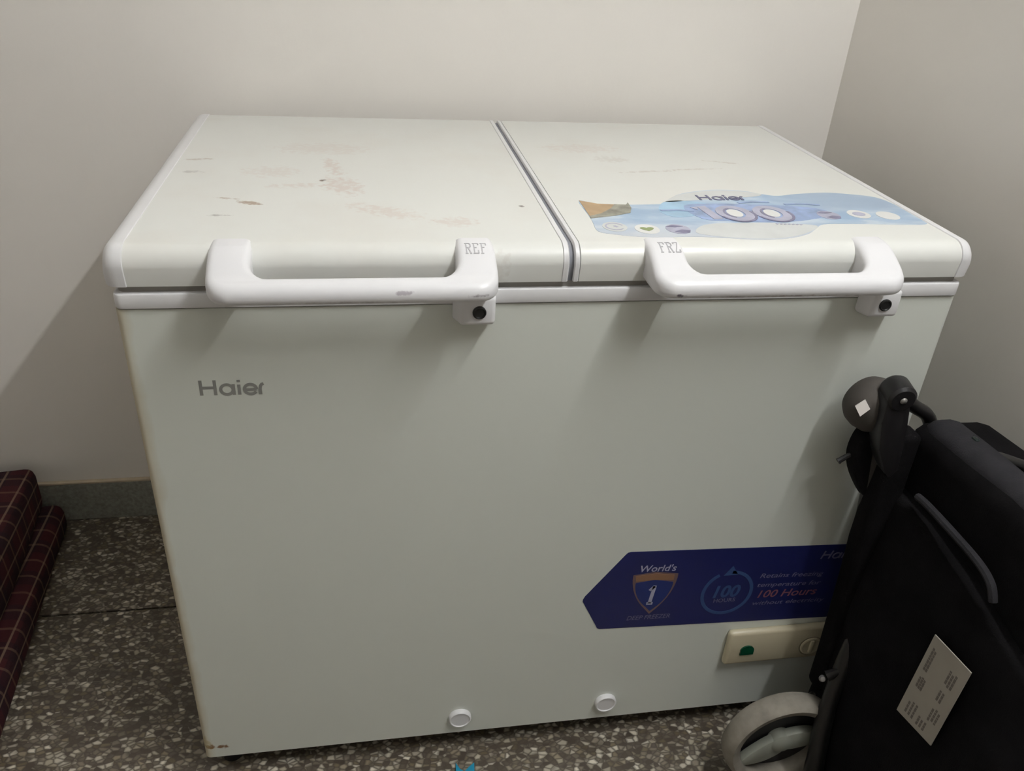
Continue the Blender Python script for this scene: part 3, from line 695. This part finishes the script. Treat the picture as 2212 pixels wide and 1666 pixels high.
# care label sewn on the seat panel, white with rows of blurred print
def lab(u, v, d):   # u 0..1 across, v 0..1 up
    a, b, c, e = (-.2517, .3362), (-.3246, .3543), (-.3316, .5057), (-.2600, .4971)
    y = (a[0] * (1 - u) + b[0] * u) * (1 - v) + (e[0] * (1 - u) + c[0] * u) * v
    z = (a[1] * (1 - u) + b[1] * u) * (1 - v) + (e[1] * (1 - u) + c[1] * u) * v
    return (1.0258 - d, y, z)
lb = obj('care_label', prism([(0, 0), (1, 0), (1, .5), (1, 1), (0, 1), (0, .5)], lab, 0, .0015), M_LABEL, PC, smooth=False); lb['label'] = 'white fabric care label with faded print'
bm = bmesh.new(); rnd = random.Random(3)
for (u0, u1, v0, v1, rows) in ((.10, .22, .60, .93, 2), (.12, .30, .38, .56, 3), (.62, .84, .66, .86, 3), (.62, .78, .44, .62, 2), (.66, .90, .20, .40, 3), (.14, .42, .06, .24, 3), (.48, .74, .05, .18, 3)):
    for r_ in range(rows):
        uu = u0 + (u1 - u0) * (r_ + .5) / rows; a = v0 + (v1 - v0) * rnd.uniform(0, .15); b = v1 - (v1 - v0) * rnd.uniform(0, .2)
        k = a
        while k < b - .012:
            n2 = min(b, k + rnd.uniform(.02, .05)); stroke([(uu, k), (uu, n2)], .045, bm, lab, .0014, .0019); k = n2 + .008
tag(obj('label_print', bm, M_LPRINT, lb, smooth=False), None, kind='stuff')
# small white sticker on the grip
gc = Vector((.9560, -.0690, .7385)); gn = Vector((-.55, -.78, .28)).normalized(); gx = Vector((0, 0, 1)).cross(gn).normalized(); gy = gn.cross(gx).normalized()
def gst(u, v, d): return tuple(gc + gx * u + gy * v + gn * d)
obj('white_sticker', prism([(-.0095, .000), (.0005, -.0125), (.0100, .0010), (.0005, .0120)], gst, -.003, .0015), M_WSTICK, PC, smooth=False)
obj('teal_tag', box(1.096, 1.104, -.130, -.118, .706, .718, .003, 2), M_TEAL, PC)

# ------------------------------------------------------------------ tartan floor mattress at the left edge
def tartan():
    ma, nt, b = new_mat('maroon_tartan'); b.inputs['Roughness'].default_value = .9; b.inputs['Specular IOR Level'].default_value = .2
    tc = nt.nodes.new('ShaderNodeTexCoord'); sep = nt.nodes.new('ShaderNodeSeparateXYZ'); nt.links.new(tc.outputs['Object'], sep.inputs[0])
    s = math_node(nt, 'SUBTRACT', sep.outputs['X'], sep.outputs['Z']); t = sep.outputs['Y']
    def band(c, per, off, half, soft=.0012):
        f = math_node(nt, 'FRACT', math_node(nt, 'ADD', math_node(nt, 'DIVIDE', c, per), off))
        d = math_node(nt, 'MULTIPLY', math_node(nt, 'ABSOLUTE', math_node(nt, 'SUBTRACT', f, .5)), per)
        return math_node(nt, 'MULTIPLY', math_node(nt, 'SUBTRACT', half + soft, d, True), 1 / soft, True)
    col = (.052, .012, .015, 1)
    col = mixc(nt, math_node(nt, 'MULTIPLY', band(s, .086, .15, .017), .7), col, (.022, .010, .014, 1))
    col = mixc(nt, math_node(nt, 'MULTIPLY', band(t, .095, .1, .019), .6), col, (.020, .010, .014, 1))
    col = mixc(nt, math_node(nt, 'MULTIPLY', band(s, .043, .55, .0018), .32), col, (.42, .30, .20, 1))
    col = mixc(nt, math_node(nt, 'MULTIPLY', band(t, .0475, .6, .0022), .17), col, (.42, .27, .17, 1))
    nt.links.new(col, b.inputs['Base Color'])
    n = nt.nodes.new('ShaderNodeTexNoise'); n.inputs['Scale'].default_value = 500; nt.links.new(tc.outputs['Object'], n.inputs['Vector'])
    bp = nt.nodes.new('ShaderNodeBump'); bp.inputs['Strength'].default_value = .3; bp.inputs['Distance'].default_value = .002
    nt.links.new(n.outputs['Fac'], bp.inputs['Height']); nt.links.new(bp.outputs['Normal'], b.inputs['Normal'])
    return ma
M_TARTAN = tartan()
MT = empty('folded_floor_mattress', (-.80, .22, 0))
tag(MT, 'folded maroon tartan floor mattress lying left of the freezer', 'mattress')
def layer(name, x0, x1, y0, y1, z0, z1, seed):
    bm = box(x0, x1, y0, y1, z0, z1, .022, 4)
    bmesh.ops.subdivide_edges(bm, edges=[e for e in bm.edges if e.calc_length() > .08], cuts=9, use_grid_fill=True)
    bm.normal_update(); a = math.radians(5.2); piv = Vector((-.44, .70, 0))
    for v in bm.verts:
        v.co += v.normal * .004 * noise.noise(v.co * 7 + Vector((seed, 0, 0)))
        v.co = Matrix.Rotation(a, 3, 'Z') @ (v.co - piv) + piv
        v.co.z = max(v.co.z, .0005)
    return obj(name, bm, M_TARTAN, MT, angle=60)
layer('lower_fold', -1.15, -.412, -.30, .695, 0, .072, 1)
layer('upper_fold', -1.15, -.446, -.30, .695, .070, .180, 4)

# ------------------------------------------------------------------ bright blue scrap on the floor
M_CYAN = plain('bright_blue_plastic', (.012, .26, .42), .35)
bm = prism([(.4165, -.0275), (.4230, -.0400), (.4300, -.0455), (.4400, -.0370), (.4490, -.0305), (.4470, -.0500), (.4440, -.0700), (.4300, -.0800), (.4190, -.0700), (.4150, -.0500)], XY, .0005, .004)
for v in bm.verts: v.co.z += .012 * max(0, (-.030 - v.co.y) * -20) if v.co.y > -.032 else 0
tag(obj('plastic_scrap', bm, M_CYAN, smooth=False), 'small bright blue plastic scrap with two points on the floor before the freezer', 'scrap')
